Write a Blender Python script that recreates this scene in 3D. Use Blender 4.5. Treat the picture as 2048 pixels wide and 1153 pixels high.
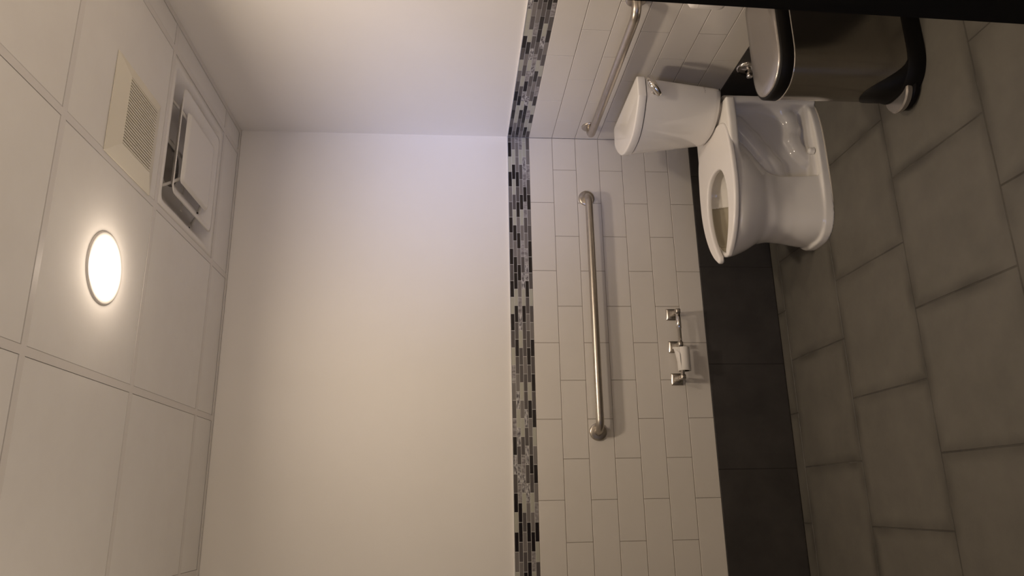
import bpy, bmesh, math, random
import numpy as np
from mathutils import Vector, Matrix

for o in list(bpy.data.objects):
    bpy.data.objects.remove(o, do_unlink=True)
S = bpy.context.scene
COL = S.collection
random.seed(7)

# ------------------------------------------------------------------ camera
cd = bpy.data.cameras.new('camera')
cam = bpy.data.objects.new('camera', cd)
COL.objects.link(cam)
cd.sensor_fit = 'HORIZONTAL'
cd.sensor_width = 36.0
cd.lens = 36.0 * 1462.21 / 2048.0
cd.clip_start = 0.02
M = Matrix(((-0.01751, 0.95925, -0.28203, -1.71336),
            (-0.07922, -0.28252, -0.95599, -3.20503),
            (-0.9967, 0.0056, 0.08093, 1.51745),
            (0, 0, 0, 1)))
cam.matrix_world = M
S.camera = cam

# ------------------------------------------------------------------ world, lights, exposure
W = bpy.data.worlds.new('World')
S.world = W
W.use_nodes = True
W.node_tree.nodes['Background'].inputs[0].default_value = (0.55, 0.6, 0.8, 1)
W.node_tree.nodes['Background'].inputs[1].default_value = 0.03
S.view_settings.view_transform = 'Standard'
S.view_settings.look = 'None'
S.view_settings.gamma = 1
S.view_settings.use_curve_mapping = False
S.view_settings.exposure = 0.04


def area(name, loc, target, size, power, color, shape='DISK', size_y=None, spread=math.pi):
    l = bpy.data.lights.new(name, 'AREA')
    l.shape = shape
    l.size = size
    if size_y:
        l.size_y = size_y
    l.energy = power
    l.color = color
    l.spread = spread
    o = bpy.data.objects.new(name, l)
    COL.objects.link(o)
    o.location = loc
    d = Vector(target) - Vector(loc)
    o.rotation_euler = d.to_track_quat('-Z', 'Y').to_euler()
    return o


WARM = (1.0, 0.835, 0.665)
area('downlight_lamp', (-1.04, -1.103, 2.512), (-1.04, -1.103, 0), 0.155, 9.8, WARM, spread=math.radians(168))
area('second_downlight_lamp', (-0.42, -1.73, 2.512), (-0.42, -1.73, 0), 0.155, 8.0, WARM, spread=math.radians(168))
area('left_fill_uplight', (-2.55, -1.6, 1.35), (-2.15, -1.2, 2.5), 0.16, 3.2, WARM, 'RECTANGLE', size_y=0.4, spread=math.radians(150))  # unseen lamp, added as warm fill from the left
pl_ = bpy.data.lights.new('downlight_dome_lamp', 'POINT')
pl_.energy = 1.5
pl_.color = WARM
pl_.shadow_soft_size = 0.03
po_ = bpy.data.objects.new('downlight_dome_lamp', pl_)
COL.objects.link(po_)
po_.location = (-1.04, -1.103, 2.468)
area('doorway_daylight', (-3.8, -5.0, 2.2), (-0.38, 0.0, 1.86), 0.75, 4.6, (0.45, 0.54, 1.0), 'SQUARE', spread=math.radians(23))
area('front_fill_uplight', (-0.60, -2.80, 1.35), (-1.25, -2.45, 2.5), 0.16, 6.0, WARM, 'RECTANGLE', size_y=0.6, spread=math.radians(150))  # unseen lamp, added to brighten the ceiling

CEIL = 2.5235
AX = -0.458     # toilet centre line


# ------------------------------------------------------------------ helpers
def tag(o, label=None, cat=None, group=None, kind=None):
    if label: o['label'] = label
    if cat: o['category'] = cat
    if group: o['group'] = group
    if kind: o['kind'] = kind
    return o


def empty(name, loc, label, cat, group=None):
    o = bpy.data.objects.new(name, None)
    o.empty_display_size = 0.05
    COL.objects.link(o)
    o.location = loc
    return tag(o, label, cat, group)


def link(name, bm, mats, parent=None, smooth=False, loc=None):
    me = bpy.data.meshes.new(name)
    bm.normal_update()
    bm.to_mesh(me)
    bm.free()
    if not isinstance(mats, (list, tuple)):
        mats = [mats]
    for m in mats:
        me.materials.append(m)
    if smooth:
        for p in me.polygons:
            p.use_smooth = True
    o = bpy.data.objects.new(name, me)
    COL.objects.link(o)
    if parent:
        o.parent = parent
        o.matrix_parent_inverse = Matrix.Translation(-Vector(parent.location)) if parent.parent is None else Matrix.Identity(4)
        if parent.parent is not None:
            o.matrix_parent_inverse = Matrix.Identity(4)
    return o


def box(bm, x0, x1, y0, y1, z0, z1, bev=0.0, seg=2, mi=0):
    vs = [bm.verts.new((x, y, z)) for x in (x0, x1) for y in (y0, y1) for z in (z0, z1)]
    idx = [(0, 1, 3, 2), (4, 6, 7, 5), (0, 4, 5, 1), (2, 3, 7, 6), (0, 2, 6, 4), (1, 5, 7, 3)]
    fs = [bm.faces.new([vs[i] for i in f]) for f in idx]
    for f in fs:
        f.material_index = mi
    if bev > 0:
        es = list({e for f in fs for e in f.edges})
        r = bmesh.ops.bevel(bm, geom=es, offset=bev, segments=seg, affect='EDGES', profile=0.5)
        for f in r['faces']:
            f.material_index = mi
    return fs


def frame_of(d):
    d = d.normalized()
    up = Vector((0, 0, 1)) if abs(d.z) < 0.9 else Vector((1, 0, 0))
    a = d.cross(up).normalized()
    b = d.cross(a).normalized()
    return a, b


def tube(bm, pts, r, n=20, caps=True, radii=None, mi=0):
    pts = [Vector(p) for p in pts]
    rings = []
    a = None
    for i, p in enumerate(pts):
        if i == 0: d = pts[1] - p
        elif i == len(pts) - 1: d = p - pts[-2]
        else: d = (pts[i + 1] - p).normalized() + (p - pts[i - 1]).normalized()
        d.normalize()
        if a is None:
            a, b = frame_of(d)
        else:
            a = (a - d * a.dot(d)).normalized()
            b = d.cross(a).normalized()
        rr = radii[i] if radii else r
        rings.append([bm.verts.new(p + a * rr * math.cos(2 * math.pi * k / n) + b * rr * math.sin(2 * math.pi * k / n)) for k in range(n)])
    for i in range(len(rings) - 1):
        for k in range(n):
            f = bm.faces.new((rings[i][k], rings[i][(k + 1) % n], rings[i + 1][(k + 1) % n], rings[i + 1][k]))
            f.smooth = True
            f.material_index = mi
    if caps:
        for ring in (rings[0][::-1], rings[-1]):
            f = bm.faces.new(ring)
            f.material_index = mi
    bmesh.ops.recalc_face_normals(bm, faces=bm.faces)


def lathe(bm, prof, origin, axis, n=40, mi=0):
    """prof: list of (radius, height along axis)"""
    axis = Vector(axis).normalized()
    a, b = frame_of(axis)
    o = Vector(origin)
    rings = []
    for r, h in prof:
        if r < 1e-6:
            rings.append([bm.verts.new(o + axis * h)])
        else:
            rings.append([bm.verts.new(o + axis * h + (a * math.cos(2 * math.pi * k / n) + b * math.sin(2 * math.pi * k / n)) * r) for k in range(n)])
    for i in range(len(rings) - 1):
        p, q = rings[i], rings[i + 1]
        for k in range(n):
            k2 = (k + 1) % n
            vs = []
            if len(p) == 1: vs = [p[0], q[k2], q[k]]
            elif len(q) == 1: vs = [p[k], p[k2], q[0]]
            else: vs = [p[k], p[k2], q[k2], q[k]]
            f = bm.faces.new(vs)
            f.smooth = True
            f.material_index = mi
    bmesh.ops.recalc_face_normals(bm, faces=bm.faces)


def loft(bm, rings, caps=True, smooth=True, mi=0):
    R = [[bm.verts.new(p) for p in r] for r in rings]
    n = len(R[0])
    fs = []
    for i in range(len(R) - 1):
        for k in range(n):
            fs.append(bm.faces.new((R[i][k], R[i][(k + 1) % n], R[i + 1][(k + 1) % n], R[i + 1][k])))
    if caps:
        fs.append(bm.faces.new(R[0][::-1]))
        fs.append(bm.faces.new(R[-1]))
    for f in fs:
        f.material_index = mi
        f.smooth = smooth and len(f.verts) == 4
    bmesh.ops.recalc_face_normals(bm, faces=bm.faces)
    return R


def autosmooth(o, ang=35):
    me = o.data
    bm = bmesh.new()
    bm.from_mesh(me)
    for f in bm.faces: f.smooth = True
    for e in bm.edges:
        if len(e.link_faces) == 2:
            e.smooth = e.calc_face_angle(0) < math.radians(ang)
    bm.to_mesh(me)
    bm.free()


def bevmod(o, w, seg=3, ang=35):
    m = o.modifiers.new('bevel', 'BEVEL')
    m.width = w
    m.segments = seg
    m.limit_method = 'ANGLE'
    m.angle_limit = math.radians(ang)
    m.harden_normals = False
    for p in o.data.polygons: p.use_smooth = True
    return m


# ------------------------------------------------------------------ materials
def mat(name, col, rough=0.5, metal=0.0, noise=None, bump=None, spec=0.5, coat=0.0, aniso=None, emit=None, transmission=0.0, stretch=None, rvar=None):
    """noise=(scale, amount, second colour) bump=(scale,strength)"""
    m = bpy.data.materials.new(name)
    m.use_nodes = True
    nt = m.node_tree
    b = nt.nodes['Principled BSDF']
    b.inputs['Base Color'].default_value = (*col, 1)
    b.inputs['Roughness'].default_value = rough
    b.inputs['Metallic'].default_value = metal
    b.inputs['Specular IOR Level'].default_value = spec
    b.inputs['Coat Weight'].default_value = coat
    b.inputs['Transmission Weight'].default_value = transmission
    tc = nt.nodes.new('ShaderNodeTexCoord')
    mp = nt.nodes.new('ShaderNodeMapping')
    nt.links.new(tc.outputs['Object'], mp.inputs['Vector'])
    if stretch: mp.inputs['Scale'].default_value = stretch
    if noise:
        n = nt.nodes.new('ShaderNodeTexNoise')
        n.inputs['Scale'].default_value = noise[0]
        n.inputs['Detail'].default_value = 6
        n.inputs['Roughness'].default_value = 0.62
        nt.links.new(mp.outputs[0], n.inputs['Vector'])
        r = nt.nodes.new('ShaderNodeValToRGB')
        r.color_ramp.elements[0].position = noise[1][0]
        r.color_ramp.elements[1].position = noise[1][1]
        r.color_ramp.elements[0].color = (*col, 1)
        r.color_ramp.elements[1].color = (*noise[2], 1)
        nt.links.new(n.outputs['Fac'], r.inputs[0])
        nt.links.new(r.outputs[0], b.inputs['Base Color'])
    if bump:
        n2 = nt.nodes.new('ShaderNodeTexNoise')
        n2.inputs['Scale'].default_value = bump[0]
        n2.inputs['Detail'].default_value = 4
        nt.links.new(mp.outputs[0], n2.inputs['Vector'])
        bp = nt.nodes.new('ShaderNodeBump')
        bp.inputs['Strength'].default_value = bump[1]
        bp.inputs['Distance'].default_value = bump[2] if len(bump) > 2 else 0.001
        nt.links.new(n2.outputs['Fac'], bp.inputs['Height'])
        nt.links.new(bp.outputs[0], b.inputs['Normal'])
    if aniso is not None:
        b.inputs['Anisotropic'].default_value = aniso
    if emit:
        b.inputs['Emission Color'].default_value = (*emit[0], 1)
        b.inputs['Emission Strength'].default_value = emit[1]
    return m


PAINT = mat('wall_paint', (0.80, 0.765, 0.72), 0.62, bump=(260, 0.25, 0.0006), noise=(3, (0.3, 0.7), (0.78, 0.745, 0.70)))
CEILTILE = mat('ceiling_tile_board', (0.76, 0.735, 0.70), 0.85, noise=(7, (0.35, 0.75), (0.73, 0.70, 0.665)), bump=(500, 0.3, 0.0006))
GRID = mat('grid_metal_paint', (0.69, 0.655, 0.62), 0.5)
GAP = mat('reveal_gap', (0.09, 0.075, 0.06), 0.9)
WTILE = mat('white_wall_tile', (0.71, 0.665, 0.605), 0.17, noise=(2.5, (0.35, 0.7), (0.685, 0.64, 0.58)), bump=(9, 0.08, 0.002), spec=0.45)
GROUT = mat('wall_grout', (0.33, 0.29, 0.25), 0.9)
MGROUT = mat('mosaic_grout', (0.62, 0.60, 0.56), 0.85)
BTILE = mat('charcoal_base_tile', (0.040, 0.036, 0.034), 0.55, noise=(5, (0.35, 0.75), (0.062, 0.056, 0.052)), bump=(60, 0.35, 0.0008), spec=0.35)
BGROUT = mat('dark_grout', (0.018, 0.015, 0.013), 0.9)
FTILE = mat('grey_floor_tile', (0.098, 0.090, 0.074), 0.5, noise=(8, (0.2, 0.8), (0.140, 0.128, 0.105)), bump=(120, 0.35, 0.0007), spec=0.35)
FGROUT = mat('floor_grout', (0.048, 0.042, 0.034), 0.9, noise=(6, (0.45, 0.75), (0.10, 0.09, 0.075)))
TRIM = mat('tile_edge_trim', (0.86, 0.84, 0.80), 0.35)
PORC = mat('white_porcelain', (0.86, 0.825, 0.77), 0.08, spec=0.5, coat=0.3)
GLAZE = mat('olive_glaze', (0.42, 0.375, 0.28), 0.10, spec=0.5, coat=0.3)
SEATM = mat('white_seat_plastic', (0.85, 0.81, 0.765), 0.22)
CAULK = mat('caulk_bead', (0.50, 0.45, 0.38), 0.6)
STEEL = mat('brushed_stainless', (0.46, 0.415, 0.36), 0.33, 1.0, noise=(40, (0.3, 0.7), (0.53, 0.48, 0.42)), stretch=(1, 1, 1), bump=(300, 0.1, 0.0003))
CANSTEEL = mat('brushed_can_steel', (0.42, 0.395, 0.36), 0.15, 1.0, noise=(30, (0.3, 0.7), (0.36, 0.335, 0.305)), stretch=(1, 1, 40), bump=(60, 0.15, 0.0003), aniso=0.5)
LIDM = mat('silver_lid', (0.46, 0.43, 0.40), 0.27, 0.85)
CHROME = mat('polished_chrome', (0.80, 0.77, 0.74), 0.10, 1.0)
NICKEL = mat('satin_nickel', (0.50, 0.46, 0.41), 0.27, 1.0)
BLACK = mat('black_plastic', (0.006, 0.005, 0.004), 0.5, spec=0.2)
DOORBLK = mat('black_door_paint', (0.006, 0.005, 0.004), 0.6, spec=0.2)
PAPER = mat('tissue_paper', (0.80, 0.76, 0.70), 0.95, bump=(200, 0.4, 0.0005))
CARD = mat('cardboard_core', (0.10, 0.065, 0.04), 0.9)
WPLAST = mat('white_plastic', (0.78, 0.74, 0.69), 0.3)
FANM = mat('aged_fan_plastic', (0.74, 0.69, 0.575), 0.45)
FANDARK = mat('fan_grille_interior', (0.10, 0.07, 0.035), 0.9, noise=(12, (0.35, 0.7), (0.22, 0.11, 0.06)))
DIFF = mat('diffuser_painted_steel', (0.74, 0.71, 0.67), 0.45)
DUCT = mat('duct_interior', (0.42, 0.38, 0.34), 0.6)
LENS = mat('lit_lamp_lens', (1, 0.95, 0.9), 0.4, emit=((1.0, 0.88, 0.76), 9.0))
FILLPANEL = mat('blue_fill_glow', (0.3, 0.35, 0.5), 0.3, emit=((0.42, 0.54, 1.0), 2.6))  # glow of the added bluish fill panel
SCREWGAP = mat('dark_screw_gap_shade', (0.02, 0.018, 0.015), 0.7)  # near-black for screws and the painted shade under the tank lid
LOGO = mat('logo_print', (0.16, 0.125, 0.09), 0.5)
WATER = mat('bowl_water', (0.50, 0.46, 0.36), 0.03, spec=0.5)
MOS = [mat('mosaic_black_glass', (0.018, 0.014, 0.014), 0.15, spec=0.5),
       mat('mosaic_charcoal', (0.10, 0.088, 0.085), 0.2),
       mat('mosaic_mid_grey', (0.19, 0.172, 0.162), 0.25),
       mat('mosaic_sage_glass', (0.42, 0.41, 0.345), 0.15),
       mat('mosaic_marbled', (0.09, 0.08, 0.085), 0.25, noise=(55, (0.42, 0.60), (0.55, 0.53, 0.52)), stretch=(1, 1, 2.2)),
       mat('mosaic_veined', (0.16, 0.14, 0.145), 0.25, noise=(38, (0.4, 0.64), (0.42, 0.40, 0.385)), stretch=(2, 2, 1))]

# ingrained dirt that gathers along the floor joints
def floor_dirt(m):
    nt = m.node_tree
    b = nt.nodes['Principled BSDF']
    src = b.inputs['Base Color'].links[0].from_socket
    tc = nt.nodes.new('ShaderNodeTexCoord')
    mp = nt.nodes.new('ShaderNodeMapping')
    mp.inputs['Location'].default_value = (1.123, 0.078, 0)
    nt.links.new(tc.outputs['Object'], mp.inputs['Vector'])
    br = nt.nodes.new('ShaderNodeTexBrick')
    br.offset = 0.5
    br.inputs['Scale'].default_value = 1.0
    br.inputs['Brick Width'].default_value = 0.4649
    br.inputs['Row Height'].default_value = 0.4564
    br.inputs['Mortar Size'].default_value = 0.045
    br.inputs['Mortar Smooth'].default_value = 1.0
    nt.links.new(mp.outputs[0], br.inputs['Vector'])
    n = nt.nodes.new('ShaderNodeTexNoise')
    n.inputs['Scale'].default_value = 5.0
    n.inputs['Detail'].default_value = 8
    nt.links.new(tc.outputs['Object'], n.inputs['Vector'])
    mr = nt.nodes.new('ShaderNodeMapRange')
    mr.inputs['From Min'].default_value = 0.35
    mr.inputs['From Max'].default_value = 0.65
    mr.inputs['To Min'].default_value = 0.1
    mr.inputs['To Max'].default_value = 0.85
    nt.links.new(n.outputs['Fac'], mr.inputs['Value'])
    mu = nt.nodes.new('ShaderNodeMath')
    mu.operation = 'MULTIPLY'
    nt.links.new(br.outputs['Fac'], mu.inputs[0])
    nt.links.new(mr.outputs[0], mu.inputs[1])
    mx = nt.nodes.new('ShaderNodeMix')
    mx.data_type = 'RGBA'
    nt.links.new(mu.outputs[0], mx.inputs[0])
    nt.links.new(src, mx.inputs[6])
    mx.inputs[7].default_value = (0.050, 0.045, 0.036, 1)
    nt.links.new(mx.outputs[2], b.inputs['Base Color'])


floor_dirt(FTILE)

# ------------------------------------------------------------------ room shell
L, H = 0.3416, 0.1136
Z0, ZT = 1.1501, 1.2569          # bottom and top of the mosaic band
ZD = Z0 - 7 * H                  # top of the dark base course
XL, YF = -4.0, -3.0              # far left wall, wall with the doorway
G = 0.0011                       # half joint


def struct(name, bm, mats, **k):
    o = link(name, bm, mats, **k)
    o['kind'] = 'structure'
    return o


# back wall (faces the camera): painted plaster set 7 mm behind the tile face
bm = bmesh.new()
box(bm, XL - 0.12, 0.12, 0.007, 0.13, -0.05, CEIL + 0.35)
wall_back = struct('wall_back', bm, PAINT)
bm = bmesh.new()
box(bm, 0.007, 0.13, YF - 0.12, 0.007, -0.05, CEIL + 0.35)
wall_right = struct('wall_right', bm, PAINT)
bm = bmesh.new()
box(bm, XL - 0.12, XL, YF, 0.007, -0.05, CEIL + 0.35)
struct('wall_left', bm, PAINT)
bm = bmesh.new()
DX0, DX1, DH = -2.60, -1.5535, 2.10
box(bm, XL - 0.12, DX0 - 0.05, YF - 0.12, YF, -0.05, CEIL + 0.35)
box(bm, DX1 + 0.05, 0.007, YF - 0.12, YF, -0.05, CEIL + 0.35)
box(bm, DX0 - 0.05, DX1 + 0.05, YF - 0.12, YF, DH + 0.05, CEIL + 0.35)
struct('wall_front', bm, PAINT)
# black painted door frame, very slightly out of plumb
bm = bmesh.new()
fs = box(bm, DX1, DX1 + 0.05, YF - 0.125, YF, 0.0, DH + 0.05)
for v in bm.verts:
    v.co.x += -0.0265 * (1.38 - v.co.z) if v.co.x < DX1 + 0.01 else 0
box(bm, DX0 - 0.05, DX0, YF - 0.125, YF, 0.0, DH + 0.05)
box(bm, DX0 - 0.05, DX1 + 0.05, YF - 0.125, YF, DH, DH + 0.05)
struct('door_1', bm, DOORBLK)


def tile_wall(parent, along_x):
    """tiles laid from the corner outwards; s is the distance from the corner"""
    length = 3.0 if not along_x else 4.0

    def put(bm, s0, s1, z0, z1, t=0.0, bev=0.0012, mi=0, seg=1):
        if along_x: box(bm, -s1, -s0, t, 0.006, z0, z1, bev, seg, mi)
        else: box(bm, t, 0.006, -s1, -s0, z0, z1, bev, seg, mi)
    bm = bmesh.new()
    for r in range(7):
        zt, zb = Z0 - r * H - G, Z0 - (r + 1) * H + G
        if along_x: first = 0.1697 if r % 2 else 0.341
        else: first = 0.175 if r % 2 else 0.345
        s = 0.0
        e = first
        while s < length:
            put(bm, s + G, min(e, length) - G, zb, zt)
            s = e
            e += L
    link('wall_tile', bm, WTILE, parent)
    bm = bmesh.new()
    put(bm, 0, length, ZD, ZT, t=0.0018, bev=0)
    link('grout', bm, GROUT, parent)
    # mosaic
    bm = bmesh.new()
    n = 6
    h = (ZT - 0.003 - Z0) / n
    prev = [-1] * 200
    for r in range(n):
        zt = ZT - 0.003 - r * h - 0.0011
        zb = zt - h + 0.0022
        pitch = 0.0785
        e = (0.026 if r % 2 == 0 else 0.066)
        if not along_x: e -= 0.003
        s = 0.0
        k = 0
        last = -1
        while s < length:
            while True:
                c = random.choices(range(6), [22, 24, 15, 22, 9, 8])[0]
                if c != last or random.random() < 0.25: break
            last = c
            put(bm, s + 0.0011, e - 0.0011, zb, zt, t=0.0004, bev=0, mi=c)
            s = e
            e += pitch
            k += 1
    link('mosaic_band', bm, MOS, parent)
    bm = bmesh.new()
    put(bm, 0, length, Z0 + 0.0005, ZT - 0.002, t=0.0014, bev=0)
    link('mosaic_grout', bm, MGROUT, parent)
    bm = bmesh.new()
    put(bm, 0, length, ZT - 0.0025, ZT + 0.0015, t=-0.001, bev=0.0008)
    link('tile_edge_trim', bm, TRIM, parent)
    # dark base course
    bm = bmesh.new()
    s = 0.0
    e = 1.1234 - 2 * 0.466 if along_x else 0.30
    while s < length:
        put(bm, s + 0.0009, e - 0.0009, 0.001, ZD - G, bev=0.0015)
        s = e
        e += 0.466
    link('base_tile', bm, BTILE, parent)
    bm = bmesh.new()
    put(bm, 0, length, 0.0, ZD, t=0.0015, bev=0)
    link('base_grout', bm, BGROUT, parent)


tile_wall(wall_back, True)
tile_wall(wall_right, False)

# floor
bm = bmesh.new()
box(bm, XL - 1.0, 0.12, -5.8, 0.12, -0.08, -0.0012)
floor = struct('floor', bm, FGROUT)
bm = bmesh.new()
LF, WF = 0.4649, 0.4564
g = 0.0022
ys = [0.0, -0.078] + [-0.078 - WF * k for k in range(1, 12)]
for r in range(len(ys) - 1):
    off = -1.123 if r % 2 else -1.123 - LF / 2
    x = off + 4 * LF
    while x > XL - 0.1:
        x0, x1 = max(x - LF, XL - 0.1), min(x, 0.004)
        if x1 - x0 > 0.01:
            box(bm, x0 + g, x1 - g, ys[r + 1] + g, ys[r] - g, -0.006, 0.0, 0.0012, 1)
        x -= LF
link('floor_tile', bm, FTILE, floor)

# ceiling: lay-in boards on an exposed grid
gx, gy, g2 = -0.1143, -0.2105, 0.6096
XS = [0.007, gx, gx - g2, gx - g2 - 0.625, gx - g2 - 0.625 - g2, gx - g2 - 0.625 - 2 * g2, XL]
YS = [0.007, gy, gy - g2, gy - 2 * g2, gy - 3 * g2, gy - 4 * g2, YF]
bm = bmesh.new()
box(bm, XL, 0.007, YF, 0.007, CEIL + 0.30, CEIL + 0.34)
ceiling = struct('ceiling', bm, GAP)
hb = 0.0115
bm = bmesh.new()
DIFFUSER = (1, 1)
for i in range(len(XS) - 1):
    for j in range(len(YS) - 1):
        x1 = XS[i] - (0.021 if i == 0 else hb); x0 = XS[i + 1] + (0.021 if i == len(XS) - 2 else hb)
        y1 = YS[j] - (0.021 if j == 0 else hb); y0 = YS[j + 1] + (0.021 if j == len(YS) - 2 else hb)
        if (i, j) == DIFFUSER:
            continue
        box(bm, x0 + 0.0012, x1 - 0.0012, y0 + 0.0012, y1 - 0.0028, CEIL, CEIL + 0.014, 0.001, 1)
link('ceiling_board', bm, CEILTILE, ceiling)
bm = bmesh.new()
for x in XS[1:-1]:
    box(bm, x - hb, x + hb, YF, 0.0, CEIL - 0.0005, CEIL + 0.003)
for y in YS[1:-1]:
    xs = XS[:]
    for i in range(len(xs) - 1):
        box(bm, xs[i + 1] + hb, xs[i] - hb, y - hb, y + hb, CEIL - 0.0005, CEIL + 0.003)
link('ceiling_grid', bm, GRID, ceiling)
bm = bmesh.new()
box(bm, XL, 0.007, YF, 0.007, CEIL + 0.010, CEIL + 0.012)
# backing above the joints, open over the supply diffuser
bm2 = bmesh.new()
for i in range(len(XS) - 1):
    for j in range(len(YS) - 1):
        if (i, j) == DIFFUSER: continue
        box(bm2, XS[i + 1], XS[i], YS[j + 1], YS[j], CEIL + 0.015, CEIL + 0.017)
bm.free()
link('plenum_backing', bm2, GAP, ceiling)
bm = bmesh.new()
box(bm, XL, 0.007, -0.0155, 0.007, CEIL - 0.003, CEIL - 0.0005)
box(bm, XL, 0.007, 0.005, 0.007, CEIL - 0.003, CEIL + 0.012)
struct('trim_1', bm, GRID)
bm = bmesh.new()
box(bm, -0.0155, 0.007, YF, -0.0155, CEIL - 0.003, CEIL - 0.0005)
struct('trim_2', bm, GRID)

# unseen glowing panel added behind the camera for bluish fill and reflection
bm = bmesh.new()
box(bm, -4.75, -3.35, -5.66, -5.64, 0.35, 2.05)
struct('fill_panel_1', bm, FILLPANEL)
bm = bmesh.new()
for x in (-4.80, -4.07, -3.35):
    box(bm, x, x + 0.05, -5.67, -5.60, 0.30, 2.10)
for z in (0.30, 1.2, 2.05):
    box(bm, -4.80, -3.30, -5.67, -5.60, z, z + 0.05)
struct('fill_panel_frame', bm, TRIM)  # bars around the added panel

# ------------------------------------------------------------------ recessed downlight
dl = empty('recessed_downlight', (-1.04, -1.103, CEIL), 'lit round white recessed downlight in a ceiling board beside the two vents', 'ceiling light')
bm = bmesh.new()
lathe(bm, [(0.079, 0.006), (0.082, 0.001), (0.095, -0.004), (0.103, -0.0045), (0.107, -0.002), (0.107, 0.0)], (-1.04, -1.103, CEIL), (0, 0, 1), 64)
link('trim_ring', bm, WPLAST, dl)
bm = bmesh.new()
lathe(bm, [(0.0, 0.002), (0.04, 0.0015), (0.0805, 0.0005)], (-1.04, -1.103, CEIL - 0.002), (0, 0, 1), 64)
lens = link('lens', bm, LENS, dl)
lens['label'] = 'glowing white lens'

# ------------------------------------------------------------------ exhaust fan cover
fx0, fx1, fy0, fy1 = -0.716, -0.385, -1.212, -0.884
fan = empty('exhaust_fan', ((fx0 + fx1) / 2, (fy0 + fy1) / 2, CEIL), 'yellowed square exhaust fan cover with narrow slats on the ceiling', 'vent')
bm = bmesh.new()
zf = CEIL - 0.001
zi = CEIL - 0.021
ix0, ix1, iy0, iy1 = -0.661, -0.437, -1.148, -0.944


def rect(x0, x1, y0, y1, z):
    return [Vector((x0, y0, z)), Vector((x1, y0, z)), Vector((x1, y1, z)), Vector((x0, y1, z))]


loft(bm, [rect(fx0, fx1, fy0, fy1, zf), rect(fx0, fx1, fy0, fy1, zf - 0.003), rect(ix0, ix1, iy0, iy1, zi), rect(ix0, ix1, iy0, iy1, zi + 0.006)], caps=False, smooth=False)
link('cover_frame', bm, FANM, fan)
bm = bmesh.new()
ns = 23
for k in range(ns):
    x = ix0 + (ix1 - ix0) * (k + 0.5) / ns
    w = (ix1 - ix0) / ns * 0.27
    box(bm, x - w, x + w, iy0, iy1, zi - 0.0005, zi + 0.006)
link('grille_slats', bm, FANM, fan)
bm = bmesh.new()
box(bm, ix0, ix1, iy0, iy1, zi + 0.007, zi + 0.009)
b = link('fan_interior', bm, FANDARK, fan)
b['label'] = 'dusty brown interior behind the slats'

# ------------------------------------------------------------------ supply air diffuser
cx, cy = gx - g2 / 2, gy - g2 / 2
df = empty('air_diffuser', (cx, cy, CEIL), 'square white supply air diffuser with stepped plates set in the ceiling grid', 'vent')


def rrect(cx, cy, hs, r, z, n=6):
    pts = []
    for qx, qy, a0 in ((1, 1, 0), (-1, 1, 90), (-1, -1, 180), (1, -1, 270)):
        for k in range(n + 1):
            a = math.radians(a0 + 90 * k / n)
            pts.append(Vector((cx + qx * (hs - r) + r * math.cos(a), cy + qy * (hs - r) + r * math.sin(a), z)))
    return pts


bm = bmesh.new()
hs = g2 / 2 - hb - 0.002
loft(bm, [rrect(cx, cy, hs, 0.002, CEIL + 0.004), rrect(cx, cy, hs, 0.002, CEIL + 0.0005), rrect(cx, cy, 0.268, 0.03, CEIL + 0.0002), rrect(cx, cy, 0.262, 0.03, CEIL + 0.004),
          rrect(cx, cy, 0.215, 0.05, CEIL + 0.045), rrect(cx, cy, 0.15, 0.07, CEIL + 0.085), rrect(cx, cy, 0.094, 0.0935, CEIL + 0.095)], caps=False)
loft(bm, [[Vector((cx + 0.094 * math.cos(t), cy + 0.094 * math.sin(t), CEIL + 0.0945 + dz)) for t in [2 * math.pi * k / 40 for k in range(40)]] for dz in (0, 0.02)], caps=False)
link('backpan', bm, DIFF, df)
bm = bmesh.new()
lathe(bm, [(0.094, 0.095), (0.094, 0.22), (0.0, 0.22)], (cx, cy, CEIL), (0, 0, 1), 40)
link('duct_collar', bm, DUCT, df)
bm = bmesh.new()
R1 = [(0.212, -0.0125, 0.028), (0.213, -0.0135, 0.028), (0.205, -0.0125, 0.025), (0.165, 0.012, 0.02), (0.150, 0.016, 0.02), (0.150, 0.0175, 0.02), (0.166, 0.0145, 0.02), (0.207, -0.010, 0.025), (0.2125, -0.0105, 0.028)]
loft(bm, [rrect(cx, cy, h_, r_, CEIL + z_) for h_, z_, r_ in R1] + [rrect(cx, cy, 0.212, 0.028, CEIL - 0.0125)], caps=False)
link('outer_cone', bm, DIFF, df)
bm = bmesh.new()
loft(bm, [rrect(cx, cy, 0.144, 0.014, CEIL - 0.008), rrect(cx, cy, 0.140, 0.014, CEIL - 0.018), rrect(cx, cy, 0.130, 0.012, CEIL - 0.020)], caps=False)
f_ = bm.faces.new([v for v in bm.verts][-28:])
loft(bm, [rrect(cx, cy, 0.144, 0.014, CEIL - 0.008), rrect(cx, cy, 0.120, 0.014, CEIL - 0.006)], caps=False)
link('centre_plaque', bm, DIFF, df)
bm = bmesh.new()
for sx, sy in ((1, 1), (-1, 1), (-1, -1), (1, -1)):
    tube(bm, [(cx + sx * 0.10, cy + sy * 0.10, CEIL - 0.012), (cx + sx * 0.15, cy + sy * 0.15, CEIL + 0.02), (cx + sx * 0.19, cy + sy * 0.19, CEIL + 0.06)], 0.006, 8)
box(bm, cx - 0.2, cx + 0.2, cy - 0.008, cy + 0.008, CEIL + 0.03, CEIL + 0.034)
box(bm, cx - 0.008, cx + 0.008, cy - 0.2, cy + 0.2, CEIL + 0.03, CEIL + 0.034)
link('support_brackets', bm, DIFF, df)
bm = bmesh.new()
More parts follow.
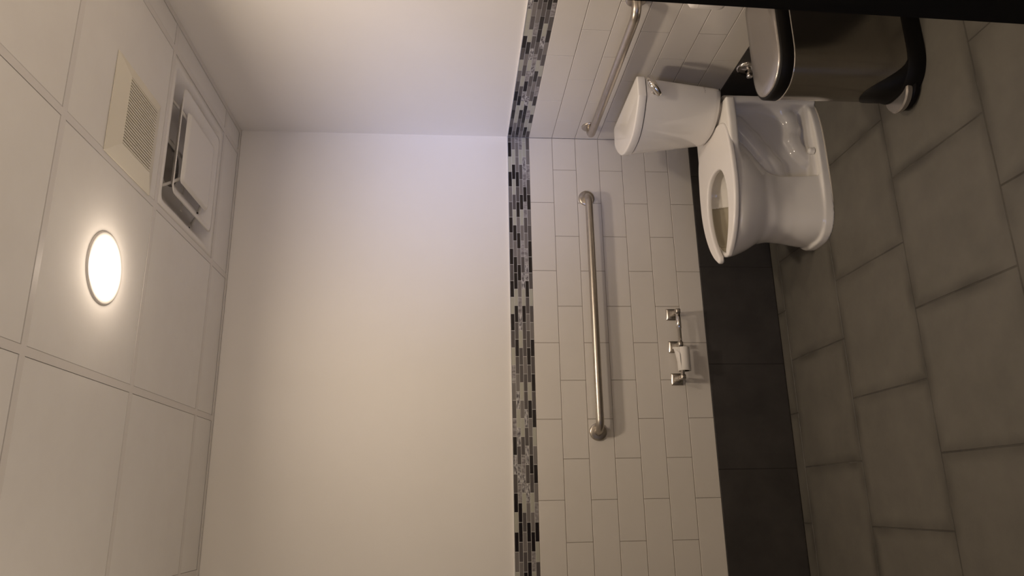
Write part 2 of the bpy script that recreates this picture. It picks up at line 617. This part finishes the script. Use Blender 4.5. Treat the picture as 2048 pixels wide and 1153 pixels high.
lathe(bm, [(0, -0.001), (0.005, -0.001), (0.005, 0.004)], (cx - 0.232, cy + 0.10, CEIL + 0.03), (0, 0, 1), 12)
link('screw', bm, SCREWGAP, df)
bm = bmesh.new()
lathe(bm, [(0, -0.001), (0.004, -0.001), (0.004, 0.004)], (cx - 0.168, cy + 0.10, CEIL + 0.004), (0, 0, 1), 12)
link('screw', bm, SCREWGAP, df)


# ------------------------------------------------------------------ grab bars
def grab_bar(p0, p1, out, label, rbend=0.045):
    p0, p1, out = Vector(p0), Vector(p1), Vector(out)
    t = empty('grab_bar', p0, label, 'grab bar')
    d = (p1 - p0).normalized()
    D = 0.057
    R = 0.0175
    pts = [p0 + out * 0.001, p0 + out * (D - rbend)]
    for k in range(1, 9):
        a = math.pi / 2 * k / 8
        pts.append(p0 + out * (D - rbend + rbend * math.sin(a)) + d * (rbend - rbend * math.cos(a)))
    n = len(pts)
    pts2 = [p1 + out * 0.001, p1 + out * (D - rbend)]
    for k in range(1, 9):
        a = math.pi / 2 * k / 8
        pts2.append(p1 + out * (D - rbend + rbend * math.sin(a)) - d * (rbend - rbend * math.cos(a)))
    bm = bmesh.new()
    tube(bm, pts + pts2[::-1], R, 28)
    link('bar', bm, STEEL, t)
    for p in (p0, p1):
        bm = bmesh.new()
        lathe(bm, [(0.0385, 0.0), (0.0385, 0.004), (0.037, 0.0075), (0.031, 0.010), (0.022, 0.0115), (0.0, 0.0118)], p, out, 48)
        link('flange', bm, STEEL, t)
    return t


grab_bar((-0.318, 0, 0.880), (-1.422, 0, 0.880), (0, -1, 0), 'long brushed steel grab bar on the wide tiled wall above the toilet paper holder')
grab_bar((0, -0.125, 0.872), (0, -1.045, 0.872), (-1, 0, 0), 'brushed steel grab bar on the wall behind the toilet tank')

# ------------------------------------------------------------------ toilet paper holder and roll
TZ = 0.509
PX = (-0.893, -1.045, -1.193)
hold = empty('toilet_paper_holder', (-1.043, 0, TZ), 'double toilet paper holder with three square nickel posts on the white tile', 'toilet paper holder')
for x in PX:
    bm = bmesh.new()
    rings = []
    for hs_, y in ((0.027, 0.0), (0.027, -0.004), (0.021, -0.009), (0.019, -0.010)):
        rings.append([Vector((x + sx * hs_, y, TZ + sz * hs_)) for sx, sz in ((1, 1), (-1, 1), (-1, -1), (1, -1))])
    loft(bm, rings, smooth=False)
    o = link('post', bm, NICKEL, hold)
    bevmod(o, 0.0015, 2)
    bm = bmesh.new()
    rings = []
    for hs_, y, dz in ((0.016, -0.009, 0.0), (0.010, -0.022, -0.002), (0.009, -0.045, -0.006), (0.0105, -0.060, -0.008), (0.0105, -0.078, -0.008), (0.006, -0.081, -0.008)):
        rings.append([Vector((x + sx * hs_, y, TZ + dz + sz * hs_)) for sx, sz in ((1, 1), (-1, 1), (-1, -1), (1, -1))])
    loft(bm, rings, smooth=False)
    a = link('arm', bm, NICKEL, hold)
    bevmod(a, 0.002, 2)
RY, RZ = -0.068, TZ - 0.008
bm = bmesh.new()
tube(bm, [(PX[0] - 0.009, RY, RZ), (-0.972, RY, RZ), (-0.974, RY, RZ), (PX[1] + 0.010, RY, RZ)], 0.01, 20, radii=[0.0115, 0.0115, 0.0092, 0.0092])
o = link('roller', bm, CHROME, hold)
o['label'] = 'empty chrome roller'
bm = bmesh.new()
tube(bm, [(PX[1] - 0.010, RY, RZ), (-1.118, RY, RZ), (-1.120, RY, RZ), (PX[2] + 0.009, RY, RZ)], 0.01, 20, radii=[0.0115, 0.0115, 0.0092, 0.0092])
link('roller', bm, CHROME, hold)

rx0, rx1 = -1.166, -1.061
RC = (RY + 0.0, RZ - 0.0095)      # core hangs on the roller
roll = empty('toilet_paper_roll', (rx0, RC[0], RC[1]), 'nearly used up white toilet paper roll hanging on the second roller', 'toilet paper')
bm = bmesh.new()
lathe(bm, [(0.0225, 0.0), (0.0275, 0.0), (0.0285, 0.001), (0.0285, rx1 - rx0 - 0.001), (0.0275, rx1 - rx0), (0.0225, rx1 - rx0)], (rx0, RC[0], RC[1]), (1, 0, 0), 48)
link('paper', bm, PAPER, roll)
bm = bmesh.new()
lathe(bm, [(0.0215, 0.0005), (0.0228, 0.0005), (0.0228, rx1 - rx0 - 0.0005), (0.0215, rx1 - rx0 - 0.0005), (0.0215, 0.0005)], (rx0, RC[0], RC[1]), (1, 0, 0), 40)
link('cardboard_core', bm, CARD, roll)
# loose folded end of the sheet, standing up and slanted
bm = bmesh.new()
v = []
yy, zz = RC
P = [(rx0 + 0.004, yy - 0.020, zz + 0.0215), (rx1 - 0.001, yy - 0.020, zz + 0.0215), (rx1 + 0.001, yy - 0.006, zz + 0.046), (rx1 - 0.018, yy - 0.012, zz + 0.043), (rx0 + 0.030, yy - 0.015, zz + 0.032)]
A = [bm.verts.new(p) for p in P]
B = [bm.verts.new((p[0], p[1] + 0.0008, p[2] + 0.0004)) for p in P]
bm.faces.new(A); bm.faces.new(B[::-1])
for k in range(5):
    bm.faces.new((A[k], B[k], B[(k + 1) % 5], A[(k + 1) % 5]))
P = [(rx1 + 0.001, yy - 0.006, zz + 0.046), (rx1 - 0.030, yy - 0.0245, zz + 0.024), (rx0 + 0.020, yy - 0.0225, zz + 0.022)]
A = [bm.verts.new(p) for p in P]
B = [bm.verts.new((p[0], p[1] - 0.001, p[2] + 0.0003)) for p in P]
bm.faces.new(A); bm.faces.new(B[::-1])
for k in range(3):
    bm.faces.new((A[k], B[k], B[(k + 1) % 3], A[(k + 1) % 3]))
bmesh.ops.recalc_face_normals(bm, faces=bm.faces)
link('loose_sheet', bm, PAPER, roll)


# ------------------------------------------------------------------ implicit surface mesher (surface nets)
def surface_nets(f, lo, hi, h):
    ax = [np.arange(lo[i], hi[i] + h, h) for i in range(3)]
    X, Y, Z = np.meshgrid(*ax, indexing='ij')
    F = f(X, Y, Z).astype(np.float32)
    nx, ny, nz = F.shape
    s = F < 0
    c = [F[i:nx - 1 + i, j:ny - 1 + j, k:nz - 1 + k] for i in (0, 1) for j in (0, 1) for k in (0, 1)]
    off = [(i, j, k) for i in (0, 1) for j in (0, 1) for k in (0, 1)]
    acc = np.zeros((nx - 1, ny - 1, nz - 1, 3))
    cnt = np.zeros((nx - 1, ny - 1, nz - 1))
    for a in range(8):
        for b in range(a + 1, 8):
            d = np.array(off[b]) - np.array(off[a])
            if np.abs(d).sum() != 1: continue
            fa, fb = c[a], c[b]
            m = (fa < 0) != (fb < 0)
            t = np.where(m, fa / np.where(m, fa - fb, 1), 0)
            p = np.array(off[a])[None, None, None, :] + t[..., None] * d
            acc += np.where(m[..., None], p, 0)
            cnt += m
    act = cnt > 0
    idx = -np.ones(act.shape, int)
    idx[act] = np.arange(act.sum())
    ii = np.argwhere(act)
    V = (ii + acc[act] / cnt[act][:, None]) * h + np.array(lo)
    faces = []
    for axn in range(3):
        sl0 = [slice(None)] * 3; sl1 = [slice(None)] * 3
        sl0[axn] = slice(0, -1); sl1[axn] = slice(1, None)
        a, b = s[tuple(sl0)], s[tuple(sl1)]
        e = np.argwhere(a != b)
        u, v_ = [(1, 2), (2, 0), (0, 1)][axn]
        ok = (e[:, u] > 0) & (e[:, v_] > 0) & (e[:, u] < F.shape[u] - 1) & (e[:, v_] < F.shape[v_] - 1)
        e = e[ok]
        sgn = a[tuple(e.T)]
        du = np.zeros(3, int); du[u] = 1
        dv = np.zeros(3, int); dv[v_] = 1
        q = np.stack([idx[tuple((e - du - dv).T)], idx[tuple((e - dv).T)], idx[tuple(e.T)], idx[tuple((e - du).T)]], 1)
        q[~sgn] = q[~sgn][:, ::-1]
        faces.append(q)
    return V, np.concatenate(faces)


def smin(a, b, k):
    h = np.clip(0.5 + 0.5 * (b - a) / k, 0, 1)
    return b * (1 - h) + a * h - k * h * (1 - h)


def smax(a, b, k):
    return -smin(-a, -b, k)


def rbox(X, Y, Z, a0, a1, bw, z0, z1, r):
    qx = np.abs(X - (a0 + a1) / 2) - (a1 - a0) / 2 + r
    qy = np.abs(Y) - bw + r
    qz = np.abs(Z - (z0 + z1) / 2) - (z1 - z0) / 2 + r
    return np.sqrt(np.maximum(qx, 0) ** 2 + np.maximum(qy, 0) ** 2 + np.maximum(qz, 0) ** 2) + np.minimum(np.maximum(np.maximum(qx, qy), qz), 0) - r


def egg(X, Y, Z, tab, e=2.3):
    zs = [t[0] for t in tab]
    fr, bk, ac, w = [np.interp(Z, zs, [t[i] for t in tab]) for i in (1, 2, 3, 4)]
    Lh = np.where(X > ac, fr - ac, ac - bk)
    r = (np.abs((X - ac) / Lh) ** e + np.abs(Y / w) ** e) ** (1 / e)
    return (r - 1) * np.minimum(Lh, w)


def smoothtab(tab, n=40):
    """monotone-ish spline resample so that the sections have no kinks"""
    zs = np.array([t[0] for t in tab]); A = np.array([t[1:] for t in tab])
    zz = np.linspace(zs[0], zs[-1], n)
    out = np.zeros((n, A.shape[1]))
    m = np.gradient(A, zs, axis=0)
    for i, z in enumerate(zz):
        k = min(max(np.searchsorted(zs, z) - 1, 0), len(zs) - 2)
        h = zs[k + 1] - zs[k]; t = (z - zs[k]) / h
        out[i] = (2 * t**3 - 3 * t**2 + 1) * A[k] + (t**3 - 2 * t**2 + t) * h * m[k] + (-2 * t**3 + 3 * t**2) * A[k + 1] + (t**3 - t**2) * h * m[k + 1]
    return [(z, *o) for z, o in zip(zz, out)]


def capsule(X, Y, Z, pts, b, r):
    d = None
    YY = np.abs(Y) - b
    for (a0, z0), (a1, z1) in zip(pts[:-1], pts[1:]):
        vx, vz = a1 - a0, z1 - z0
        t = np.clip(((X - a0) * vx + (Z - z0) * vz) / (vx * vx + vz * vz), 0, 1)
        q = np.sqrt((X - a0 - t * vx) ** 2 + (Z - z0 - t * vz) ** 2 + YY ** 2) - r
        d = q if d is None else smin(d, q, 0.012)
    return d


def china(X, Y, Z):
    T = smoothtab([(0.15, .675, .47, .56, .105), (0.20, .678, .43, .54, .118), (0.26, .700, .36, .52, .143), (0.32, .735, .28, .50, .168), (0.37, .755, .235, .49, .182), (0.40, .760, .225, .49, .184)])
    bowl = egg(X, Y, Z, T, 2.25)
    bowl = smax(bowl, Z - 0.396, 0.012)
    bowl = smax(bowl, 0.17 - Z, 0.02)
    T2 = smoothtab([(-0.02, .712, .30, .56, .150), (0.0, .712, .30, .56, .149), (0.03, .706, .30, .56, .143), (0.08, .700, .30, .56, .135), (0.14, .690, .30, .56, .128), (0.20, .680, .30, .56, .124), (0.26, .68, .30, .56, .13)])
    ped = egg(X, Y, Z, T2, 2.8)
    ped = smax(ped, Z - 0.24, 0.02)
    ped = smax(ped, 0.457 - X, 0.006)
    web = rbox(X, Y, Z, 0.10, 0.60, 0.066, -0.03, 0.39, 0.02)
    # plinth
    pl = egg(X, Y, Z, [(-1, .712, .085, .42, .150), (1, .712, .085, .42, .150)], 3.2)
    pl = smax(pl, Z - 0.030 - 0.000 * X, 0.006)
    foot = rbox(X, Y, Z, 0.10, 0.50, 0.115, -0.03, 0.045, 0.01)
    colm = rbox(X, Y, Z, 0.088, 0.125, 0.125, -0.02, 0.40, 0.012)
    deck = rbox(X, Y, Z, 0.135, 0.42, 1, 0.374, 0.413, 0.007)
    wd = np.interp(X, [0.13, 0.25, 0.33, 0.42], [0.190, 0.193, 0.188, 0.170])
    deck = smax(deck, np.abs(Y) - wd, 0.012)
    t1 = capsule(X, Y, Z, [(0.20, 0.33), (0.27, 0.275), (0.33, 0.235), (0.39, 0.195), (0.46, 0.18)], 0.050, 0.046)
    t2 = capsule(X, Y, Z, [(0.10, 0.20), (0.13, 0.13), (0.17, 0.095), (0.22, 0.085), (0.27, 0.095), (0.32, 0.075), (0.36, 0.045)], 0.062, 0.033)
    d = smin(bowl, ped, 0.035)
    rear = smin(web, t1, 0.022)
    rear = smin(rear, t2, 0.014)
    rear = smin(rear, colm, 0.03)
    rear = smin(rear, foot, 0.008)
    rear = smin(rear, pl, 0.006)
    d = smin(d, pl, 0.012)
    d = smin(d, rear, 0.010)
    d = smin(d, deck, 0.018)
    cav = egg(X, Y, Z, smoothtab([(0.12, .57, .50, .54, .02), (0.17, .60, .48, .54, .045), (0.22, .645, .45, .54, .068), (0.27, .680, .42, .54, .096), (0.32, .712, .395, .53, .124), (0.36, .732, .375, .52, .143), (0.43, .738, .365, .51, .152)]), 2.2)
    cav = smax(cav, 0.16 - Z, 0.02)
    pocket = smax(smax(smax(cav - 0.006, Z - 0.386, 0.004), 0.494 - X, 0.004), X - 0.69, 0.01)
    pocket = smax(pocket, 0.315 - Z, 0.01)
    cav = np.minimum(cav, pocket)
    d = smax(d, -cav, 0.010)
    d = np.maximum(d, -0.0005 - Z)
    return d


V, Fq = surface_nets(china, (0.06, -0.22, -0.012), (0.79, 0.22, 0.43), 0.004)
# toilet root
toilet = empty('toilet', (-0.4, AX, 0.0), 'white two piece toilet with open front seat against the tiled wall', 'toilet')


def tw(a, b, z):
    return (-a, AX + b, z)


me = bpy.data.meshes.new('bowl')
VV = np.stack([-V[:, 0], AX - V[:, 1], V[:, 2]], 1)    # 180 deg turn keeps orientation
me.from_pydata(VV.tolist(), [], Fq.tolist())
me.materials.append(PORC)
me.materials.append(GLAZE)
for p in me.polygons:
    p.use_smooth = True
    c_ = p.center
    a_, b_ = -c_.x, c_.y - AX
    # the glaze inside the front of the bowl is darker and olive
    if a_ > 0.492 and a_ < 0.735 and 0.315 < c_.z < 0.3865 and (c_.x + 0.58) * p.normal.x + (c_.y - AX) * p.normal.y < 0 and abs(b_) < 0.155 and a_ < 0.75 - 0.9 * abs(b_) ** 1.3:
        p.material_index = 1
me.update()
bowl = bpy.data.objects.new('bowl', me)
COL.objects.link(bowl)
bowl.parent = toilet
bowl.matrix_parent_inverse = Matrix.Translation(-Vector(toilet.location))
sm = bowl.modifiers.new('smooth', 'SMOOTH')
sm.factor = 0.5
sm.iterations = 4

# water
bm = bmesh.new()
ring = []
for k in range(40):
    t = 2 * math.pi * k / 40
    ring.append(bm.verts.new(tw(0.552 + 0.096 * math.cos(t), 0.068 * math.sin(t), 0.235)))
bm.faces.new(ring)
o = link('water', bm, WATER, toilet)
o['label'] = 'water in the bowl'

# bolt caps
for sgn in (-1, 1):
    bm = bmesh.new()
    lathe(bm, [(0.0135, 0.0), (0.0135, 0.016), (0.012, 0.021), (0.007, 0.0235), (0.0, 0.024)], tw(0.341, sgn * 0.120, 0.036), (0, 0, 1), 28)
    link('bolt_cap', bm, PORC, toilet)

# caulk bead around the foot
bm = bmesh.new()
pts = []
for k in range(72):
    t = 2 * math.pi * k / 72
    c_, s_ = math.cos(t), math.sin(t)
    e = 2 / 3.2
    ca = math.copysign(abs(c_) ** e, c_); sb = math.copysign(abs(s_) ** e, s_)
    A_ = .42 + (0.294 if c_ > 0 else 0.337) * ca
    pts.append((A_, 0.152 * sb))
rings = []
for dr, z in ((0.004, -0.001), (0.004, 0.0015), (0.001, 0.0045), (-0.01, 0.0045)):
    rr = []
    for a_, b_ in pts:
        l_ = math.hypot((a_ - .42) / .3, b_ / .15) + 1e-9
        rr.append(Vector(tw(a_ + dr * ((a_ - .42) / .3) / l_, b_ + dr * (b_ / .15) / l_, z)))
    rings.append(rr)
loft(bm, rings, caps=False)
link('caulk_bead', bm, CAULK, toilet)


# seat
def spline(P, n=6):
    out = []
    for i in range(len(P) - 1):
        p0 = P[max(i - 1, 0)]; p1 = P[i]; p2 = P[i + 1]; p3 = P[min(i + 2, len(P) - 1)]
        for k in range(n):
            t = k / n
            out.append(tuple(0.5 * (2 * p1[d] + (-p0[d] + p2[d]) * t + (2 * p0[d] - 5 * p1[d] + 4 * p2[d] - p3[d]) * t * t + (-p0[d] + 3 * p1[d] - 3 * p2[d] + p3[d]) * t ** 3) for d in (0, 1)))
    out.append(tuple(P[-1]))
    return out


outer = spline([(.213, -.07), (.213, 0), (.213, .07), (.222, .12), (.248, .157), (.30, .180), (.38, .191), (.46, .196), (.54, .192), (.62, .172), (.69, .139), (.74, .101), (.768, .068)], 4)[4:]
tip = spline([(.768, .068), (.777, .056), (.777, .044), (.768, .037), (.750, .039)], 4)[1:-1]
inner = spline([(.750, .039), (.71, .064), (.66, .088), (.60, .106), (.54, .113), (.48, .107), (.43, .086), (.402, .052), (.392, 0), (.402, -.052)], 4)[:-4]
half = outer + tip + inner
full = [(a_, b_) for a_, b_ in half] + [(a_, -b_) for a_, b_ in half[::-1] if abs(b_) > 1e-5]
bm = bmesh.new()
vb = [bm.verts.new(tw(a_, b_, 0.398)) for a_, b_ in full]
vt = [bm.verts.new(tw(a_, b_, 0.421)) for a_, b_ in full]
bm.faces.new(vt[::-1]); bm.faces.new(vb)
n = len(full)
for k in range(n):
    bm.faces.new((vb[k], vb[(k + 1) % n], vt[(k + 1) % n], vt[k]))
bmesh.ops.recalc_face_normals(bm, faces=bm.faces)
seat = link('seat', bm, SEATM, toilet)
bevmod(seat, 0.008, 4, 50)
seat.data.polygons[0].use_smooth = seat.data.polygons[1].use_smooth = True
wn = seat.modifiers.new('wn', 'WEIGHTED_NORMAL')
wn.keep_sharp = False
for sgn in (-1, 1):
    bm = bmesh.new()
    tube(bm, [tw(0.222, sgn * 0.055, 0.405), tw(0.222, sgn * 0.095, 0.405)], 0.011, 16)
    link('seat_hinge', bm, SEATM, toilet)


# tank
def tank_ring(back, hw, side, bow, z, rc, n=14, p=2.5):
    """plan outline: straight back, straight sides up to 'side', bowed front reaching 'bow'"""
    pts = []
    rb = 0.018
    for k in range(5):
        t = math.pi / 2 * k / 4
        pts.append((back + rb - rb * math.sin(t), -(hw - rb) - rb * math.cos(t)))
    pts = pts[::-1][::-1]
    a = []
    # start at back corner b negative side, run along the back to b positive
    neg = [(back + rb - rb * math.sin(math.pi / 2 * k / 4), -(hw - rb) - rb * math.cos(math.pi / 2 * k / 4)) for k in range(5)]
    pos = [(x_, -y_) for x_, y_ in neg[::-1]]
    front = []
    for k in range(2 * n + 1):
        s_ = 1 - k / n            # +1 .. -1
        b_ = hw * math.copysign(abs(s_) ** 0.8, s_)
        front.append((side + (bow - side) * (1 - abs(b_ / hw) ** p), b_))
    if rc > 0:
        # soften the front corners
        e0 = front[0]; e1 = front[-1]
        def soft(c, u, w):
            out = []
            for k in range(6):
                t = k / 5
                q = [(1 - t) ** 2 * u[d] + 2 * t * (1 - t) * c[d] + t * t * w[d] for d in (0, 1)]
                out.append(tuple(q))
            return out
        def at(bb): return (side + (bow - side) * (1 - abs(bb / hw) ** p), bb)
        cpos = soft(e0, (side - rc, hw), at(hw - rc))
        cneg = soft(e1, at(-(hw - rc)), (side - rc, -hw))
        mid = [at((hw - rc) * (1 - 2 * k / (2 * n))) for k in range(1, 2 * n)]
        front = cpos + mid + cneg
    loop = neg + pos + front
    return [Vector(tw(a_, b_, z)) for a_, b_ in loop]


tank = None
bm = bmesh.new()
prof = [(0.420, 0.022, 0.03), (0.422, 0.012, 0.014), (0.432, 0.003, 0.004), (0.450, 0.0, 0.0)]
rings = []
for z, dw, db in prof:
    rings.append(tank_ring(0.088 + dw * 0.5, 0.178 - dw, 0.145 - db, 0.240 - db, z, 0.035))
for k in range(1, 9):
    t = k / 8
    z = 0.45 + (0.748 - 0.45) * t
    rings.append(tank_ring(0.088 - 0.012 * t, 0.178 + 0.0405 * t, 0.145 + 0.019 * t, 0.240 + 0.0395 * t, z, 0.03 - 0.015 * t))
loft(bm, rings)
tank = link('tank', bm, PORC, toilet)
autosmooth(tank, 50)
bm = bmesh.new()
rings = []
for z, d in ((0.7510, 0.006), (0.7515, 0.001), (0.754, 0.0), (0.779, 0.0), (0.7815, 0.0006), (0.7835, 0.002), (0.7847, 0.0045), (0.785, 0.008)):
    rings.append(tank_ring(0.070 + d, 0.222 - d, 0.165 - d, 0.283 - d, z, 0.0, n=30))
loft(bm, rings)
lid = link('tank_lid', bm, PORC, toilet)
autosmooth(lid, 60)
bm = bmesh.new()
bm.from_mesh(lid.data)
for e in bm.edges:
    if all(abs(-v.co.x - 0.165) < 0.012 and abs(abs(v.co.y - AX) - 0.222) < 0.010 for v in e.verts) and abs(e.verts[0].co.z - e.verts[1].co.z) > 0.001:
        e.smooth = e.calc_face_angle(0) < math.radians(9)
bm.to_mesh(lid.data)
bm.free()
# dark strip standing in for shade in the gap between body and lid
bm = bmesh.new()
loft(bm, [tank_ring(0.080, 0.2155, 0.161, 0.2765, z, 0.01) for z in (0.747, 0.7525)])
link('lid_gap_shade', bm, SCREWGAP, toilet)
# supporting gasket between the tank and the deck
bm = bmesh.new()
loft(bm, [tank_ring(0.13, 0.14, 0.16, 0.215, z, 0.01) for z in (0.405, 0.436)])
link('tank_gasket', bm, CAULK, toilet)

# trip lever on the near side of the tank
def side_pt(a_, z_, out_=0.0):
    t = (z_ - 0.45) / 0.298
    return Vector(tw(a_, -(0.178 + 0.0405 * t) - out_, z_))


bm = bmesh.new()
lathe(bm, [(0.015, 0.0), (0.015, 0.004), (0.011, 0.009), (0.0085, 0.018)], side_pt(0.140, 0.716, -0.001), (0, -1, 0), 28)
esc = link('lever_escutcheon', bm, CHROME, toilet)
bm = bmesh.new()
pts, rad = [], []
for k in range(15):
    t = k / 14
    a_ = 0.168 - 0.082 * t
    z_ = 0.700 + 0.040 * math.sin(t * 1.75)
    pts.append(side_pt(a_, z_, 0.020 + 0.010 * math.sin(math.pi * t)))
    rad.append(0.0045 + 0.0115 * math.sin(math.pi * min(max(t * 0.86 + 0.10, 0), 1)) ** 0.7)
tube(bm, pts, 0.01, 18, radii=rad)
link('trip_lever', bm, CHROME, toilet)

# printed word on the tank side
fc = bpy.data.curves.new('logo_text', 'FONT')
fc.body = 'TOTO'
fc.size = 0.0105
fc.extrude = 0.0001
fc.align_x = 'CENTER'
fc.space_character = 1.15
to = bpy.data.objects.new('logo_text', fc)
COL.objects.link(to)
dg = bpy.context.evaluated_depsgraph_get()
lm = bpy.data.meshes.new_from_object(to.evaluated_get(dg))
bpy.data.objects.remove(to, do_unlink=True)
lm.materials.clear()
lm.materials.append(LOGO)
logo = bpy.data.objects.new('logo', lm)
COL.objects.link(logo)
logo.parent = toilet
logo.matrix_parent_inverse = Matrix.Translation(-Vector(toilet.location))
p = side_pt(0.107, 0.4925, 0.0006)
logo.matrix_basis = Matrix.Translation(p) @ Matrix.Rotation(math.radians(90), 4, 'X')
logo['label'] = 'small printed word on the tank side'

# ------------------------------------------------------------------ supply valve
sv = empty('supply_valve', (0, -0.655, 0.305), 'round chrome water supply flange on the dark base tile behind the bin', 'valve')
bm = bmesh.new()
lathe(bm, [(0.046, 0.0), (0.046, 0.003), (0.040, 0.010), (0.020, 0.016), (0.012, 0.017)], (0, -0.645, 0.305), (-1, 0, 0), 36)
link('escutcheon', bm, CHROME, sv)
bm = bmesh.new()
lathe(bm, [(0.0085, 0.0), (0.0085, 0.030), (0.013, 0.031), (0.013, 0.052), (0.009, 0.054), (0.0, 0.054)], (0, -0.655, 0.305), (-1, 0, 0), 20)
link('stop_valve', bm, CHROME, sv)

# ------------------------------------------------------------------ step trash can
CY = -1.160


def d_ring(z, grow=0.0, n=26, x_back=-0.035, hw=0.108, x_str=-0.310, x_tip=-0.441):
    hw += grow
    pts = []
    x_tip -= grow
    x_back += grow
    rb = 0.02
    for k in range(5):
        t = math.pi / 2 * k / 4
        pts.append(Vector((x_back - rb + rb * math.cos(t), CY + hw - rb + rb * math.sin(t), z)))
    for k in range(n + 1):
        t = math.pi * k / n
        e = 2 / 2.35
        c_ = math.cos(t); s_ = max(0.0, math.sin(t))
        pts.append(Vector((x_str - (x_str - x_tip) * s_ ** e, CY + hw * math.copysign(abs(c_) ** e, c_), z)))
    for k in range(5):
        t = math.pi / 2 * k / 4
        pts.append(Vector((x_back - rb + rb * math.sin(t), CY - hw + rb - rb * math.cos(t), z)))
    return pts


can = empty('trash_can', (-0.25, CY, 0), 'stainless steel step trash can with black rim and base next to the toilet', 'trash can')
bm = bmesh.new()
loft(bm, [d_ring(0.05), d_ring(0.436)])
o = link('body', bm, CANSTEEL, can)
autosmooth(o, 50)
bm = bmesh.new()
loft(bm, [d_ring(0.0, 0.003), d_ring(0.004, 0.006), d_ring(0.054, 0.006), d_ring(0.060, 0.002)])
o = link('base', bm, BLACK, can)
autosmooth(o, 50)
bm = bmesh.new()
loft(bm, [d_ring(0.434, 0.001), d_ring(0.436, 0.0045), d_ring(0.439, 0.0045), d_ring(0.4405, 0.001)])
link('steel_bead', bm, CHROME, can)
bm = bmesh.new()
loft(bm, [d_ring(0.4395, 0.002), d_ring(0.442, 0.004), d_ring(0.478, 0.003), d_ring(0.4815, 0.0), d_ring(0.482, -0.008)])
o = link('rim', bm, BLACK, can)
autosmooth(o, 50)
bm = bmesh.new()
loft(bm, [d_ring(0.480, -0.006), d_ring(0.4845, -0.007), d_ring(0.487, -0.011), d_ring(0.490, -0.050)])
o = link('lid', bm, LIDM, can)
autosmooth(o, 60)
o['label'] = 'silver lid'
# black scooped front above the pedal
bm = bmesh.new()
rings = []
R0 = d_ring(0.06, 0.0025)
front = [i for i in range(5, 5 + 27)]
sel = front[4:-3]
lo_, hi_ = [], []
m_ = len(sel)
for q, i in enumerate(sel):
    u = q / (m_ - 1)
    hgt = 0.004 + 0.115 * max(0.0, math.sin(math.pi * u)) ** 1.5
    p = R0[i]
    lo_.append(Vector((p.x, p.y, 0.035)))
    hi_.append(Vector((p.x, p.y, 0.056 + hgt)))
A = [bm.verts.new(p) for p in lo_]
B = [bm.verts.new(p) for p in hi_]
cen = Vector((-0.33, CY, 0))
C2 = [bm.verts.new(p + (Vector((cen.x, cen.y, p.z)) - p).normalized() * 0.004) for p in hi_]
for k in range(m_ - 1):
    bm.faces.new((A[k], A[k + 1], B[k + 1], B[k])).smooth = True
    bm.faces.new((B[k], B[k + 1], C2[k + 1], C2[k])).smooth = True
bmesh.ops.recalc_face_normals(bm, faces=bm.faces)
link('front_panel', bm, BLACK, can)
# pedal
bm = bmesh.new()


def pedal_ring(z, x0, hw, xt):
    pts = []
    for k in range(17):
        t = math.pi * k / 16
        pts.append(Vector((x0 - (x0 - xt) * math.sin(t), CY + hw * math.cos(t), z)))
    return pts


loft(bm, [pedal_ring(0.006, -0.41, 0.066, -0.478), pedal_ring(0.022, -0.41, 0.070, -0.484), pedal_ring(0.028, -0.41, 0.067, -0.481)])
o = link('pedal_mount', bm, BLACK, can)
autosmooth(o, 40)
bm = bmesh.new()
loft(bm, [pedal_ring(0.030, -0.43, 0.060, -0.488), pedal_ring(0.046, -0.427, 0.062, -0.492), pedal_ring(0.051, -0.427, 0.058, -0.487)])
o = link('pedal', bm, LIDM, can)
autosmooth(o, 40)
o['label'] = 'silver foot pedal'

# ------------------------------------------------------------------ white wall bin near the door edge
wb = empty('sanitary_bin', (0, -1.235, 0.60), 'white rounded plastic wall bin partly hidden by the dark door frame', 'bin')
bm = bmesh.new()


def wb_ring(x, dy, dz0, dz1):
    y0, y1, z0, z1 = -1.118 - dy, -1.345 + dy, 0.565 + dz0, 0.722 - dz1
    r = 0.016
    pts = []
    for cy_, cz_, a0 in ((y0 - r, z1 - r, 0), (y1 + r, z1 - r, 90), (y1 + r, z0 + r, 180), (y0 - r, z0 + r, 270)):
        for k in range(7):
            a = math.radians(a0 + 15 * k)
            pts.append(Vector((x, cy_ + r * math.cos(a), cz_ + r * math.sin(a))))
    return pts


loft(bm, [wb_ring(0.0, 0, 0, 0), wb_ring(-0.075, 0, 0.02, 0.0), wb_ring(-0.095, 0.006, 0.03, 0.006), wb_ring(-0.103, 0.018, 0.045, 0.018)])
o = link('bin_body', bm, WPLAST, wb)
autosmooth(o, 60)
bm = bmesh.new()
box(bm, -0.1035, -0.02, -1.335, -1.14, 0.690, 0.6915, 0.0004, 1)
link('lid_seam', bm, GRID, wb)
